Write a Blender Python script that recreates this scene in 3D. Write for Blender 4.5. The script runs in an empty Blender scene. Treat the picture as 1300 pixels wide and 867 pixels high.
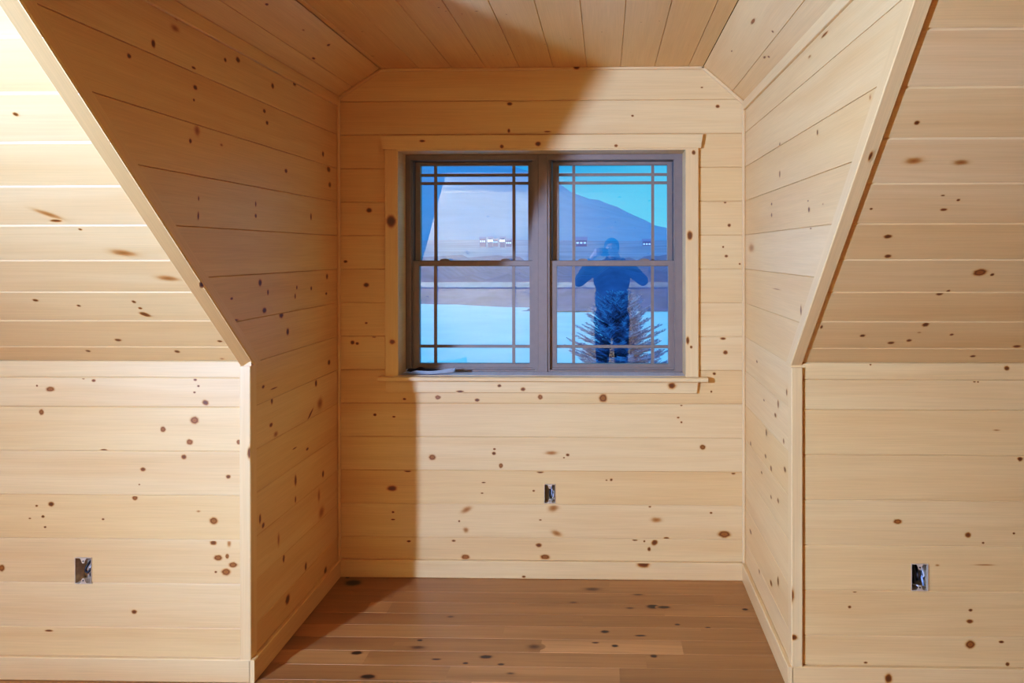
import bpy, bmesh, math, random
from mathutils import Vector, Matrix
sc = bpy.context.scene
col = sc.collection
rnd = random.Random(7)

# ------------------------------------------------------------------ camera (measured from the room's own lines)
F, CX, CY = 997.42, 742.56, 323.31            # focal length and principal point of the cropped 1300 x 867 picture
YAW, PITCH, ROLL, CAMH = 0.0258, -0.0032, -0.0010, 1.597
cy_, sy_ = math.cos(YAW), math.sin(YAW)
_r = Vector((cy_, sy_, 0)); _f = Vector((-sy_, cy_, 0)); _u = Vector((0, 0, 1))
cp, sp = math.cos(PITCH), math.sin(PITCH)
FW = cp*_f + sp*_u; _u2 = -sp*_f + cp*_u
cr, sr = math.cos(ROLL), math.sin(ROLL)
RT = cr*_r + sr*_u2; UP = -sr*_r + cr*_u2
EYE = Vector((0, 0, CAMH))
def ray(px, py): return RT*((px-CX)/F) + FW + UP*((CY-py)/F)
def on(px, py, O, N):                          # where the sight line of a photo point meets a wall
    d = ray(px, py); return EYE + d*((O-EYE).dot(N)/d.dot(N))
def at(px, py, Y): return on(px, py, Vector((0, Y, 0)), Vector((0, 1, 0)))

cam = bpy.data.cameras.new('camera'); co = bpy.data.objects.new('camera', cam); col.objects.link(co)
cam.sensor_fit = 'HORIZONTAL'; cam.sensor_width = 36; cam.lens = F/1300*36
cam.shift_x = -(CX-650)/1300; cam.shift_y = (CY-433.5)/1300
cam.clip_start = 0.02; cam.clip_end = 5000
M = Matrix.Identity(4)
for i in range(3): M[i][0], M[i][1], M[i][2], M[i][3] = RT[i], UP[i], -FW[i], EYE[i]
co.matrix_world = M
sc.camera = co

# ------------------------------------------------------------------ room measures (metres)
D1, D2 = 2.891, 3.843           # knee wall face, alcove end wall face
XL, XR = -1.318, 0.680          # alcove cheeks
A = 0.6996; SA, CA = math.sin(A), math.cos(A)
KZ = 1.193                      # knee wall height
CZ = 2.50                       # flat ceiling of the alcove
CM = 2.27                       # flat ceiling of the room behind the viewpoint
W = 0.165; Z0 = 0.196           # board face, first full board line
BB = 0.086                      # baseboard height
HL = ((-1.318, 2.36), (-1.105, CZ))
HR = ((0.479, CZ), (0.680, 2.325))
DB = -2.0                       # opposite knee wall
XA, XB = -5.0, 5.5              # gable ends
TS = (CZ-KZ)/SA*1.0             # slope length up to the flat ceiling
def yslope(z): return D1-(z-KZ)/math.tan(A)

# ------------------------------------------------------------------ materials
def lin(c):
    return tuple(((v/255)/12.92 if v/255 <= .04045 else ((v/255+.055)/1.055)**2.4) for v in c)+(1,)
class NT:
    def __init__(s, name):
        s.m = bpy.data.materials.new(name); s.m.use_nodes = True
        s.t = s.m.node_tree; s.t.nodes.clear()
        s.out = s.n('ShaderNodeOutputMaterial')
    def n(s, typ, **kw):
        x = s.t.nodes.new(typ)
        for k, v in kw.items():
            if k in x.bl_rna.properties and not k.startswith('i_'): setattr(x, k, v)
        return x
    def set(s, node, **kw):
        for k, v in kw.items(): node.inputs[k.replace('_', ' ')].default_value = v
    def l(s, a, b): s.t.links.new(a, b)
    def math(s, op, a, b=None, c=None):
        x = s.n('ShaderNodeMath', operation=op)
        for i, v in enumerate((a, b, c)):
            if v is None: continue
            if isinstance(v, (int, float)): x.inputs[i].default_value = v
            else: s.l(v, x.inputs[i])
        return x.outputs[0]
    def mix(s, fac, a, b, blend='MIX'):
        x = s.n('ShaderNodeMix', data_type='RGBA', blend_type=blend)
        for i, v in ((0, fac), (6, a), (7, b)):
            if isinstance(v, (int, float, tuple)): x.inputs[i].default_value = v
            else: s.l(v, x.inputs[i])
        return x.outputs[2]
    def noise(s, vec, scale=1, detail=3, rough=.5, dist=0):
        x = s.n('ShaderNodeTexNoise'); x.inputs['Scale'].default_value = scale
        x.inputs['Detail'].default_value = detail; x.inputs['Roughness'].default_value = rough
        x.inputs['Distortion'].default_value = dist
        s.l(vec, x.inputs['Vector']); return x.outputs[0]
    def ramp(s, fac, stops):
        x = s.n('ShaderNodeValToRGB'); r = x.color_ramp
        while len(r.elements) < len(stops): r.elements.new(.5)
        for e, (p, c) in zip(r.elements, stops): e.position = p; e.color = c if len(c) == 4 else c+(1,)
        s.l(fac, x.inputs[0]); return x.outputs[0]
    def xyz(s, x, y, z=0):
        c = s.n('ShaderNodeCombineXYZ')
        for i, v in enumerate((x, y, z)):
            if isinstance(v, (int, float)): c.inputs[i].default_value = v
            else: s.l(v, c.inputs[i])
        return c.outputs[0]
def simple(name, rgb, rough=.5, metal=0, spec=.5, var=0, scale=30, emit=None, es=0):
    k = NT(name); p = k.n('ShaderNodeBsdfPrincipled')
    p.inputs['Roughness'].default_value = rough; p.inputs['Metallic'].default_value = metal
    p.inputs['Specular IOR Level'].default_value = spec
    tc = k.n('ShaderNodeTexCoord')
    nz = k.noise(tc.outputs['Object'], scale, 3)
    c = lin(rgb)
    lo = tuple(max(0, v*(1-var)) for v in c[:3])+(1,); hi = tuple(min(1, v*(1+var)) for v in c[:3])+(1,)
    k.l(k.ramp(nz, [(.3, lo), (.7, hi)]), p.inputs['Base Color'])
    if emit:
        p.inputs['Emission Color'].default_value = lin(emit); p.inputs['Emission Strength'].default_value = es
    k.l(p.outputs[0], k.out.inputs[0]); return k.m

def wood(name, tones, streak, knots, rough, grain=1.0, fine=.13, coat=.0, tonevar=.65, bump=.08):
    """board wood: UV holds metres along and across the board, attribute 'brd' holds (board tone, knot, board tint)"""
    k = NT(name); p = k.n('ShaderNodeBsdfPrincipled')
    uv = k.n('ShaderNodeUVMap', uv_map='board'); s = k.n('ShaderNodeSeparateXYZ'); k.l(uv.outputs[0], s.inputs[0])
    at_ = k.n('ShaderNodeAttribute', attribute_name='brd'); sc_ = k.n('ShaderNodeSeparateColor'); k.l(at_.outputs['Color'], sc_.inputs[0])
    u, v = s.outputs[0], s.outputs[1]; idn, kn, id2 = sc_.outputs[0], sc_.outputs[1], sc_.outputs[2]
    off = k.math('MULTIPLY', idn, 91.0)
    warp = k.noise(k.xyz(k.math('MULTIPLY', u, 1.1), k.math('MULTIPLY', v, 5.0), off), 1.0, 2)
    v2 = k.math('ADD', v, k.math('MULTIPLY', k.math('SUBTRACT', warp, .5), .10))
    # a knot pushes the grain aside
    v3 = k.math('ADD', v2, k.math('MULTIPLY', kn, .012))
    ring = k.noise(k.xyz(k.math('MULTIPLY', u, .55), k.math('MULTIPLY', v3, 34*grain), off), 1.0, 3, .55)
    broad = k.noise(k.xyz(k.math('MULTIPLY', u, .8), k.math('MULTIPLY', v3, 7*grain), k.math('ADD', off, 13.0)), 1.0, 2)
    fib = k.noise(k.xyz(k.math('MULTIPLY', u, 5.0), k.math('MULTIPLY', v, 330.0), off), 1.0, 2)
    base = k.ramp(k.math('ADD', k.math('MULTIPLY', idn, tonevar), (1-tonevar)/2), [(0, lin(tones[0])), (.5, lin(tones[1])), (1, lin(tones[2]))])
    rg = k.ramp(ring, [(.42, (0, 0, 0, 1)), (.72, (1, 1, 1, 1))])
    bd = k.ramp(broad, [(.45, (0, 0, 0, 1)), (.78, (1, 1, 1, 1))])
    c = k.mix(k.math('MULTIPLY', rg, .26), base, lin(streak))
    c = k.mix(k.math('MULTIPLY', bd, .50), c, lin(streak))
    fb = k.math('ADD', k.math('MULTIPLY', k.math('SUBTRACT', fib, .5), fine*2), 1.0)
    c = k.mix(1.0, c, k.xyz(fb, fb, fb), 'MULTIPLY')
    kc = k.ramp(kn, [(0, lin(streak)), (.28, lin(knots[0])), (.62, lin(knots[1])), (1, lin(knots[2]))])
    kf = k.ramp(kn, [(0, (0, 0, 0, 1)), (.35, (.72, .72, .72, 1)), (.6, (1, 1, 1, 1))])
    c = k.mix(kf, c, kc)
    k.l(c, p.inputs['Base Color'])
    p.inputs['Roughness'].default_value = rough; p.inputs['Specular IOR Level'].default_value = .45
    p.inputs['Coat Weight'].default_value = coat; p.inputs['Coat Roughness'].default_value = .25
    b = k.n('ShaderNodeBump'); b.inputs['Strength'].default_value = bump; b.inputs['Distance'].default_value = .002
    k.l(k.math('ADD', k.math('MULTIPLY', ring, .6), k.math('MULTIPLY', fib, .4)), b.inputs['Height']); k.l(b.outputs[0], p.inputs['Normal'])
    k.l(p.outputs[0], k.out.inputs[0]); return k.m

PINE = wood('pine boards', ((220, 184, 126), (218, 180, 118), (216, 171, 104)), (202, 151, 88),
            ((182, 120, 54), (150, 90, 36), (100, 58, 22)), .42, coat=.10)
TRIMW = wood('pine trim', ((221, 186, 129), (219, 182, 121), (216, 174, 108)), (204, 153, 91),
             ((182, 120, 54), (150, 90, 36), (100, 58, 22)), .40, coat=.10)
SILLW = wood('sky-toned varnished sill', ((214, 208, 206), (212, 204, 200), (206, 196, 190)), (190, 176, 168), ((182, 120, 54), (150, 90, 36), (100, 58, 22)), .2, coat=.6, bump=.04)  # sky light on the sill is put into this pale grey colour
OAK = wood('oak planks', ((138, 94, 52), (166, 116, 66), (214, 156, 94)), (114, 74, 38),
           ((104, 66, 34), (74, 46, 22), (44, 28, 15)), .40, grain=1.3, fine=.22, coat=.08)
TAUPE = simple('taupe window frame', (128, 109, 92), .45, var=.04)
TAUPED = simple('dark sash channel', (52, 44, 42), .6, var=.05)
STEEL = simple('galvanised steel', (206, 184, 150), .4, metal=.3, var=.12, scale=60)
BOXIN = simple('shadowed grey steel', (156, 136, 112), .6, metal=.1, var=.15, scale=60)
CABLE = simple('black cable', (24, 22, 24), .45)
WHITEW = simple('white wire', (205, 208, 215), .4)
COPPER = simple('bare copper', (196, 130, 80), .3, metal=.9)
BLUEW = simple('pale blue grey wire', (150, 168, 200), .4)
# window glass: plain pane, clear with a mirror share that grows at grazing angles
k = NT('window glass'); tr = k.n('ShaderNodeBsdfTransparent'); gl = k.n('ShaderNodeBsdfGlossy'); mx = k.n('ShaderNodeMixShader')
tr.inputs[0].default_value = (.97, .985, .99, 1); gl.inputs['Roughness'].default_value = 0.0; gl.inputs[0].default_value = (.95, .97, 1, 1)
fr = k.n('ShaderNodeFresnel'); fr.inputs[0].default_value = 2.40
k.l(k.math('MULTIPLY', fr.outputs[0], 1.0), mx.inputs[0]); k.l(tr.outputs[0], mx.inputs[1]); k.l(gl.outputs[0], mx.inputs[2]); k.l(mx.outputs[0], k.out.inputs[0])
GLASS = k.m

# ------------------------------------------------------------------ mesh collector
class PB:
    def __init__(s): s.v = []; s.f = []; s.uv = []; s.c = []; s.mi = []
    def face(s, pts, uvs=None, c=(.5, 0, .5), cols=None, mi=0):
        i = len(s.v); s.v += [tuple(p) for p in pts]; s.f.append(tuple(range(i, i+len(pts))))
        s.uv += uvs if uvs else [(0, 0)]*len(pts); s.c += cols if cols else [c]*len(pts); s.mi.append(mi)
    def build(s, name, mats, parent=None, kind=None, weld=False):
        me = bpy.data.meshes.new(name); me.from_pydata(s.v, [], s.f)
        me.uv_layers.new(name='board'); me.color_attributes.new('brd', 'FLOAT_COLOR', 'CORNER')
        ul = me.uv_layers['board']; cl = me.color_attributes['brd']
        for i, (q, c) in enumerate(zip(s.uv, s.c)):
            ul.data[i].uv = q; cl.data[i].color = (c[0], c[1], c[2], 1)
        for m in (mats if isinstance(mats, (list, tuple)) else [mats]): me.materials.append(m)
        for p, m in zip(me.polygons, s.mi): p.material_index = m
        o = bpy.data.objects.new(name, me); col.objects.link(o)
        if weld:
            bm = bmesh.new(); bm.from_mesh(me); bmesh.ops.remove_doubles(bm, verts=bm.verts, dist=1e-5)
            bmesh.ops.recalc_face_normals(bm, faces=bm.faces); bm.to_mesh(me); bm.free()
        if parent: o.parent = parent
        if kind: o['kind'] = kind
        return o
def frame_pt(O, U, V, N, u, v, n): return O + U*u + V*v + N*n

RING = [(0, .72), (.35, .60), (.62, .68), (.80, 1.0), (1.0, .62), (1.28, .26), (1.75, 0)]
SOLID = [(0, 1.0), (.5, .95), (.8, .85), (1.0, .55), (1.3, .22), (1.75, 0)]
SOFT = [(0, .62), (.5, .52), (.8, .42), (1.0, .30), (1.4, .14), (2.0, 0)]
KN = [0]
def knot(pb, fr, u, v, ru, rv, ang, prof, vlo, vhi, idn, id2, ou, vm, R):
    O, U, V, N = fr; seg = 14; KN[0] += 1; lift = .00040+.00004*(KN[0] % 9); ca, sa = math.cos(ang), math.sin(ang); rows = []
    jit = [1+.16*(R.random()-.5) for _ in range(seg)]
    for (q, kv) in prof:
        ring = []
        for i in range(seg):
            t = 2*math.pi*i/seg; a, b = ru*q*jit[i]*math.cos(t), rv*q*jit[i]*math.sin(t)
            uu, vv = u+a*ca-b*sa, v+a*sa+b*ca
            vv = min(max(vv, vlo), vhi); ring.append((uu, vv, kv))
        rows.append(ring)
    P = lambda q: frame_pt(O, U, V, N, q[0], q[1], lift - .00003*q[2])
    T = lambda q: (q[0]+ou, q[1]-vm)
    C = lambda q: (idn, q[2], id2)
    for r0, r1 in zip(rows[:-1], rows[1:]):
        for i in range(seg):
            j = (i+1) % seg
            q = [r0[i], r1[i], r1[j], r0[j]] if r0 is not rows[0] else [rows[0][0], r1[i], r1[j]]
            pb.face([P(x) for x in q], [T(x) for x in q], cols=[C(x) for x in q])

def planks(name, mat, fr, rows, ufun, holes=(), breaks=(), pix=(), extra=0, seed=1, kind='structure', c1=.0012, c2=.0042, gap=.0005, tones=None, parent=None, splits=None):
    """a run of tongue and groove boards with V joints as one mesh; pix lists the knots seen in the photo"""
    O, U, V, N = fr; pb = PB(); R = random.Random(seed); info = []
    for ri, (v0, v1) in enumerate(rows):
        idn = tones[ri] if tones and ri in tones else R.random(); id2 = R.random(); vm = (v0+v1)/2
        pr = [(v0, -.006), (v0+gap, -.006), (v0+gap, -c1*1.2), (v0+gap+c1, 0), (v1-gap-c2, 0), (v1-gap, -c2*.85), (v1-gap, -.006), (v1, -.006)]
        flat = sorted(set([pr[3][0], pr[4][0]]+[b for b in breaks if pr[3][0]+1e-4 < b < pr[4][0]-1e-4] +
                          [q for h in holes for q in h[2:] if pr[3][0]+1e-4 < q < pr[4][0]-1e-4]))
        prof = pr[:3]+[(q, 0) for q in flat]+pr[5:]
        cuts = (splits or {}).get(ri, [])
        segs = []; 
        ou = R.random()*20
        tone = [(idn, id2, ou)]+[(R.random() if len(c) < 2 else c[1], R.random(), R.random()*20) for c in cuts]
        info.append((v0, v1, vm, pr[3][0], pr[4][0], cuts, tone))
        for (va, na), (vb, nb) in zip(prof[:-1], prof[1:]):
            a0, a1 = ufun(va); b0, b1 = ufun(vb)
            parts = [(0, 0, 1, 1)]
            xs = [(a0, b0)]+[(c[0], c[0]) for c in cuts]+[(a1, b1)]
            for si in range(len(xs)-1):
                idn_, id2_, ou_ = tone[si]
                (la, lb), (ra, rb) = xs[si], xs[si+1]
                if si > 0: la += .0; lb += .0
                iv = [((la, lb), (ra, rb))]
                for (h0, h1, g0, g1) in holes:
                    m = (va+vb)/2
                    if g0-1e-6 <= m <= g1+1e-6:
                        nv = []
                        for (pa, pb_), (qa, qb) in iv:
                            if h0 > pa: nv.append(((pa, pb_), (min(h0, qa), min(h0, qb))))
                            if h1 < qa: nv.append(((max(h1, pa), max(h1, pb_)), (qa, qb)))
                        iv = nv
                for (pa, pb_), (qa, qb) in iv:
                    if qa-pa < 1e-5 and qb-pb_ < 1e-5: continue
                    q = [(pa, va, na), (qa, va, na), (qb, vb, nb), (pb_, vb, nb)]
                    pb.face([frame_pt(O, U, V, N, *x) for x in q], [(x[0]+ou_, x[1]-vm) for x in q], c=(idn_, 0, id2_))
    def put(u, v, ru, rv, ang, prof):
        for (v0, v1, vm, lo, hi, cuts, tone) in info:
            if v0 <= v < v1:
                si = sum(1 for c in cuts if c[0] < u); t = tone[si]
                knot(pb, fr, u, min(max(v, lo+.001), hi-.001), ru, rv, ang, prof, lo, hi, t[0], t[1], t[2], vm, R)
    for kk in pix:
        x, y, rx, ry = kk[:4]; ang = kk[4] if len(kk) > 4 else 0; pf = kk[5] if len(kk) > 5 else (SOFT if len(kk) > 4 and kk[4] else SOLID)
        c = on(x, y, O, N); a = on(x+rx, y, O, N); b = on(x, y-ry, O, N)
        u = (c-O).dot(U); v = (c-O).dot(V)
        put(u, v, max(.0025, abs((a-c).dot(U))*.72), max(.0022, abs((b-c).dot(V))*.72), math.radians(-ang), pf)
    for _ in range(extra):
        ri = R.randrange(len(rows)); v = rows[ri][0]+R.random()*(rows[ri][1]-rows[ri][0]); a0, a1 = ufun(v)
        s = R.choice((.004, .005, .006, .008, .012)); put(a0+R.random()*(a1-a0), v, s*(1+R.random()*.5), s, 0, R.choice((SOLID, SOLID, RING, SOFT)))
    return pb.build(name, mat, parent, kind)

def rect(v0, v1, n0, n1, c=.002):
    return [(v0+c, n0), (v1-c, n0), (v1, n0+c), (v1, n1-c), (v1-c, n1), (v0+c, n1), (v0, n1-c), (v0, n0+c)]
def stick(pb, fr, u0, u1, sec, mi=0, idn=None, R=rnd):
    """a length of moulded stock: section (v, n) run along U; u0/u1 may be functions of (v, n) for cut ends"""
    O, U, V, N = fr; f0 = u0 if callable(u0) else (lambda v, n: u0); f1 = u1 if callable(u1) else (lambda v, n: u1)
    idn = R.random() if idn is None else idn; ou = R.random()*20; n_ = len(sec); per = [0]
    for i in range(n_):
        a, b = sec[i], sec[(i+1) % n_]; per.append(per[-1]+math.hypot(b[0]-a[0], b[1]-a[1]))
    for i in range(n_):
        a, b = sec[i], sec[(i+1) % n_]
        q = [(f0(*a),)+a, (f1(*a),)+a, (f1(*b),)+b, (f0(*b),)+b]
        pb.face([frame_pt(O, U, V, N, *x) for x in q], [(q[0][0]+ou, per[i]), (q[1][0]+ou, per[i]), (q[2][0]+ou, per[i+1]), (q[3][0]+ou, per[i+1])], c=(idn, 0, .5), mi=mi)
    for f in (f0, f1):
        q = [(f(*a),)+a for a in sec]
        pb.face([frame_pt(O, U, V, N, *x) for x in q], [(x[1]*.2+ou, x[2]) for x in q], c=(idn*.5, 0, .5), mi=mi)
def trim_knots(pb, fr, n, pix, R=rnd):
    O, U, V, N = fr
    for (x, y, rx, ry, lo, hi) in pix:
        O2 = O+N*n; c = on(x, y, O2, N); a = on(x+rx, y, O2, N); b = on(x, y-ry, O2, N)
        cu = lambda p, q: max(abs((p-c).dot(q)), .0025)
        knot(pb, (O2, U, V, N), (c-O).dot(U), (c-O).dot(V), max(cu(a, U), cu(b, U)), max(cu(a, V), cu(b, V)), 0, SOLID, lo, hi, .5, .5, 3.3, 0, R)
X_, Y_, Z_ = Vector((1, 0, 0)), Vector((0, 1, 0)), Vector((0, 0, 1))

# ------------------------------------------------------------------ knots measured on the photo (x, y, half width, half height[, tilt, kind])
K_SLOPE_L = [(20,145,4,3),(62,272,20,4,32,SOFT),(102,291,3,1.5),(71,280,9,2),(157,321,19,5,10,SOFT),(213,353,17,4,8,SOFT),(45,381,4,2),(100,388,3,1.5),(170,383,3,2),
  (184,399,8,3,35,SOLID),(150,431.5,5,2),(279,433,4,1.5),(225,446,4,2),(178,391,3,1.5)]
K_KNEE_L = [(64,494,6,3.5,0,RING),(119,483,3,2),(106,479,2,1),(47,489.6,1.5,1.5),(52.6,523,3.5,4.2,0,RING),(132,572,5,1.5),(181.6,595.7,4,3),(177,615,1.5,1),(171.4,632,4,3.5,0,RING),
  (247,533.5,6,5.5,0,RING),(207,545,4,4,0,RING),(241,561,4.5,4,0,RING),(303,561,3,3.5,0,RING),(261,511,5,4,20,SOLID),(248,482,2.5,2),(252,490,2,1.5),(247,498,2,1.5),(233.5,580,4,3.5),(290,605,3.5,3),
  (65,640,4.5,3.5),(46.7,642,2,1.5),(54.7,655.6,2.5,2),(38,658,2,1),(57.4,669,2,1.5),(131,659,2,1.5),(271.5,661,6,5,0,RING),(252,649,3,1.5,0,SOFT),(271,689,5,3.5),(291,690,3,5,0,SOFT),
  (277,708,6,4,0,RING),(288.5,706,2.5,3.5,0,RING),(296,717,6,4,0,RING),(287,726,6.5,5,0,RING),(274,726,2,1.5),(2.4,721,4,5,0,RING),(170.5,776.6,4,3),(62,800.5,6,1.5)]
K_KNEE_R = [(1105,461.6,1.5,2),(1278,467.5,4,3.5),(1237,483,2,1.5),(1241.5,484.5,1.5,1.5),(1265,546,5,1,0,SOFT),(1295,582.5,4,3.5),(1139.5,662,6,3.5,0,RING),(1229,679,4.5,4),(1287,677,2,1.5),
  (1248,689,2,1.5),(1078.6,770.4,2.5,2),(1232,774.5,3,2),(1231,788.7,5,3),(1271,814.7,4,2),(1279,843,3,3),(1085,751,3,1),(1099,841,3,1.5),(1190,717.5,3,1.5,0,SOFT),(1250,717,15,1.2,0,SOFT)]
K_SLOPE_R = [(1164,155.7,4,3.2),(1106,265,2.5,1.5),(1198,266,5,2),(1197,248,3,1),(1127,300,6,3),(1127,325,5,2.5),(1244,345.7,10,5,0,RING),(1259.5,348.5,3,2),(1193,372.7,5,2.5),(1203.5,370,3,2.5),
  (1175,412,5,3),(1095,426,4,2),(1131,435,5,2),(1154,432,4,2),(1208,424.6,3,1.5),(1291,439.5,6,2),(1235,452,4,1.5),(1043,415,2,2.5),(1167,422,3,1,0,SOFT),(1220,206,12,4,0,SOFT),(1160,204,14,5,0,SOFT)]
K_BACK = [(556,504.4,4,3,0,RING),(605.7,507.8,3.5,2.5),(685.9,504,3.5,3.5,0,RING),(765.6,505.3,6,6,0,RING),(513.5,506.5,2.5,1.5),(476,526.5,2.5,2),(500,529,2.5,1.2),(865,514,1.8,1.5),(861,530,2,1.2),(865,536,1.5,1.5),
  (548.8,580.5,5,4,0,RING),(627.7,570,2,1.5),(627,575.5,3,2.3),(636,591,3,3.5,0,RING),(708,575.5,2.7,2.5),(720.7,577.5,2.7,2),(716,581,1.5,1),(892,567.6,4,3.5,0,RING),(497.7,620,7,4),(517.6,598,5,1.5),(686,598,5,2),
  (931,600.6,3,2),(614,612.5,3,1),(612,626,2,1),(677.5,623,2,1.5),(770,609.5,1.5,1),(776,609,2,2),(592.4,647,9,4,-25,SOFT),(591.5,672.7,4,4,30,SOFT),(583,661.5,1.5,1.5),(702.5,645,8,5,-15,SOFT),
  (706.6,677,8,4,20,SOFT),(686,660,2,1),(833,660,8,4,0,SOFT),(825,643,2,1.5),(902.7,651,2,1.5),(919.7,678,9,5,0,RING),(846,683.5,4,2),(806,684,4,1.5),(576,686.4,3,1.5),(519,687,3,1.5),(684,692,4.5,3),
  (591,707,6,3.5,0,RING),(692,707,7,3.5,0,RING),(831,688.5,5,4,-30,SOLID),(824,697,2.5,3),(818,687,1.5,1.5),(499,650,2,1.5),(499,659.4,3,1),(468.6,267,4,3.5),(438.7,332,3,2),(465,361.7,4,3.5),(447.6,434.8,3,3),
  (453.5,436,2.5,2),(475,427.5,3,1),(465,410,2,1.5),(911,135,3,2.5),(920.5,257,2,1.5),(925.7,286,2.5,2.5),(918,313.5,1.5,1.5),(922,325,2.5,2),(918,429.8,4,2),(921,447.4,3.5,3),(906.7,474.4,2.5,2),(903,497,1.5,1.5),
  (939,335,1.5,1.5),(647,132,4,2.5),(646,166,2,3),(695,167,5,1),(803,147,2,1.5),(891,111,2,1),(700,575,9,3,0,SOFT)]
K_LEFT = [(194.4,55.3,3,6),(163.6,71,3,3.5),(220,19,6,2.5,25,SOLID),(292,27,9,12,20,RING),(222,36,6,5,0,SOFT),(285.7,76,2,3),(302,76,3,4),(264.6,45,1.5,2),(247.7,111,3,3.5),(246,127,1.5,2),(136,158.4,3,5),
  (250,166,4,8,-35,SOFT),(241.4,179,2,3.5),(346,109,2,4),(373.6,105,2.5,5),(377,90.6,1.5,1.5),(335.5,141,2,3),(339,156,2,3),(363,217,2,3),(410,195.5,1.5,4),(417,215,2.5,4),(418.5,234.5,2,4),(245.6,86,3,2),
  (251.5,274,1.2,6),(324.5,274,1.5,3),(324.5,259,1,4),(252,252,1,3.5),(394.7,275,1,5),(281,184,2,2,0,SOFT),(330,359,2.5,5),(340,371,1.2,4),(335.5,394,3,4,0,SOLID),(357,399.7,3,5),(365,421,2,5,-30,SOLID),(297.5,407,6,2),
  (294,379,2,2),(376.7,365,1,3),(374.6,376,1,4),(395,366,1.2,3),(415,351,1.5,4),(414,372.7,1.5,2),(417.5,460,2,4),(334,491,2,2.5),(345,508,1.5,6),(347.6,493,5,1),(344,539.4,2.5,3),(350,551,3,4,0,SOFT),
  (394,525.6,5,2,-30,SOLID),(401,486.5,1.5,5),(406,512,4,8,0,SOFT),(256,361,3,4),(375,610,1.6,8),(330,658.7,1.5,7),(334,667,2,4),(353.5,684.6,1.5,9,0,SOFT),(360,709,1.5,6),(388,719,1.5,6),(413,724,2,5),
  (365,760.7,3.2,7),(404.7,629,1.6,9,0,SOFT),(408,650,4,8,0,SOFT),(410,601.6,1.5,5),(390,570,2,2),(374,569,3,1),(375,634,1,5)]
K_RIGHT = [(1069,7,2,6),(1047,44,5,2),(1105,123.5,1.5,4,0,SOFT),(1106.6,138,1.2,5,0,SOFT),(1038,168,1.2,4),(990,184,.9,4),(990,221,.9,5),(1027,266,1.3,4),(1026,255,1,1.2),(979.7,259,1,2),(979.7,273,1,3),(1029.5,290,1.2,1.2),
  (1045,259,1,1.5,0,SOFT),(1028,72,2,2,0,SOFT),(954,314.6,4,6,0,SOFT),(1017,394,1,7),(986,367,6,.8,0,SOFT),(961,459,1,2),(970,508,1,1.5),(988,513,1,6),(984.5,527,1.5,3),(973,549,1,5),(999,498,1,5),(953,563.6,1,4),(979,594.7,1.3,4),
  (972,579,1.2,3),(996.6,596,1.6,4),(979,631,1,3),(988,635.5,1.3,3.5),(953,675,1.5,3),(979,740,1.6,4),(988,738,1.2,7),(964,724,1,5),(995,560,1,4),(967,600,1,2)]
K_CEIL = [(557,9.5,3,2.5),(566,14,5,1.5),(586.5,17.7,2,1),(605,14,4,5),(643,18,2,1.5),(692,56,2.5,3),(724,49,1.5,1.5),(764,40.5,2,2),(814,28,6,1.5),(837,26.7,4,2),(800.6,66,5,1.5,0,SOFT),(603,69,3,2),(626,70,4,1.5),(645,69,3,1.5),
  (658,58,1.5,1.5),(874,57,6,1,0,SOFT),(436,39,5,2),(459.7,40,3,1.5),(473,71,5,3),(740,81,3,2)]
K_HL = [(338.6,5.4,4,2.5),(417,57,3,3),(398,74,4,2),(385,38,3,1.5,0,SOFT)]
K_HR = [(956,27,7,4,0,RING),(929,64.7,2,2),(970.7,72.6,3,3),(976,72,2,3),(981,40,2,3.5)]

# ------------------------------------------------------------------ outlet holes (measured)
def hole_of(x0, y0, x1, y1, Y):
    a, b = at(x0, y1, Y), at(x1, y0, Y); return [a.x, b.x, a.z, b.z]
H_KL = hole_of(95.3, 707.6, 117, 741, D1); H_KR = hole_of(1156.5, 715.5, 1178.5, 750, D1); H_BK = hole_of(690.8, 614.5, 705.3, 639, D2)
WIN = [at(505.2, 478, D2-.019).x, at(870.5, 478, D2-.019).x, at(688, 477.5, D2-.019).z, at(688, 190.7, D2-.019).z]

# ------------------------------------------------------------------ setting: boards
knee_rows = [(0, BB), (BB, Z0)]+[(Z0+W*i, Z0+W*(i+1)) for i in range(5)]+[(Z0+5*W, 1.131), (1.131, KZ)]
FK = lambda x: (Vector((0, D1, 0)), X_, Z_, -Y_)
planks('wall_knee_left', PINE, FK(0), knee_rows, lambda v: (XA, XL), holes=[H_KL], pix=K_KNEE_L, extra=20, seed=3)
planks('wall_knee_right', PINE, FK(0), knee_rows, lambda v: (XR, XB), holes=[H_KR], pix=K_KNEE_R, extra=8, seed=5, tones={2: .8, 3: .85, 4: .6, 5: .8, 6: .9, 1: .7, 8: .6})
back_rows = [(0, BB), (BB, Z0)]+[(Z0+W*i, Z0+W*(i+1)) for i in range(13)]+[(Z0+13*W, CZ)]
def u_back(z):
    if z <= HR[1][1]: r = XR
    else: r = HR[1][0]+(HR[0][0]-HR[1][0])*(z-HR[1][1])/(HR[0][1]-HR[1][1])
    l = XL if z <= HL[0][1] else HL[0][0]+(HL[1][0]-HL[0][0])*(z-HL[0][1])/(HL[1][1]-HL[0][1])
    return l, r
planks('wall_back', PINE, (Vector((0, D2, 0)), X_, Z_, -Y_), back_rows, u_back, holes=[H_BK, WIN], breaks=(HR[1][1], HL[0][1]), pix=K_BACK, seed=11)
side_rows = back_rows[:-1]+[(Z0+13*W, 2.42)]
FL = (Vector((XL, 0, 0)), Y_, Z_, X_)
planks('wall_left', PINE, FL, [r for r in side_rows if r[0] < HL[0][1]][:-1]+[(Z0+13*W, HL[0][1])], lambda z: (yslope(max(z, KZ)), D2), breaks=(KZ,), pix=K_LEFT, seed=13, gap=.0003, c1=.0008, c2=.0032)
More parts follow.
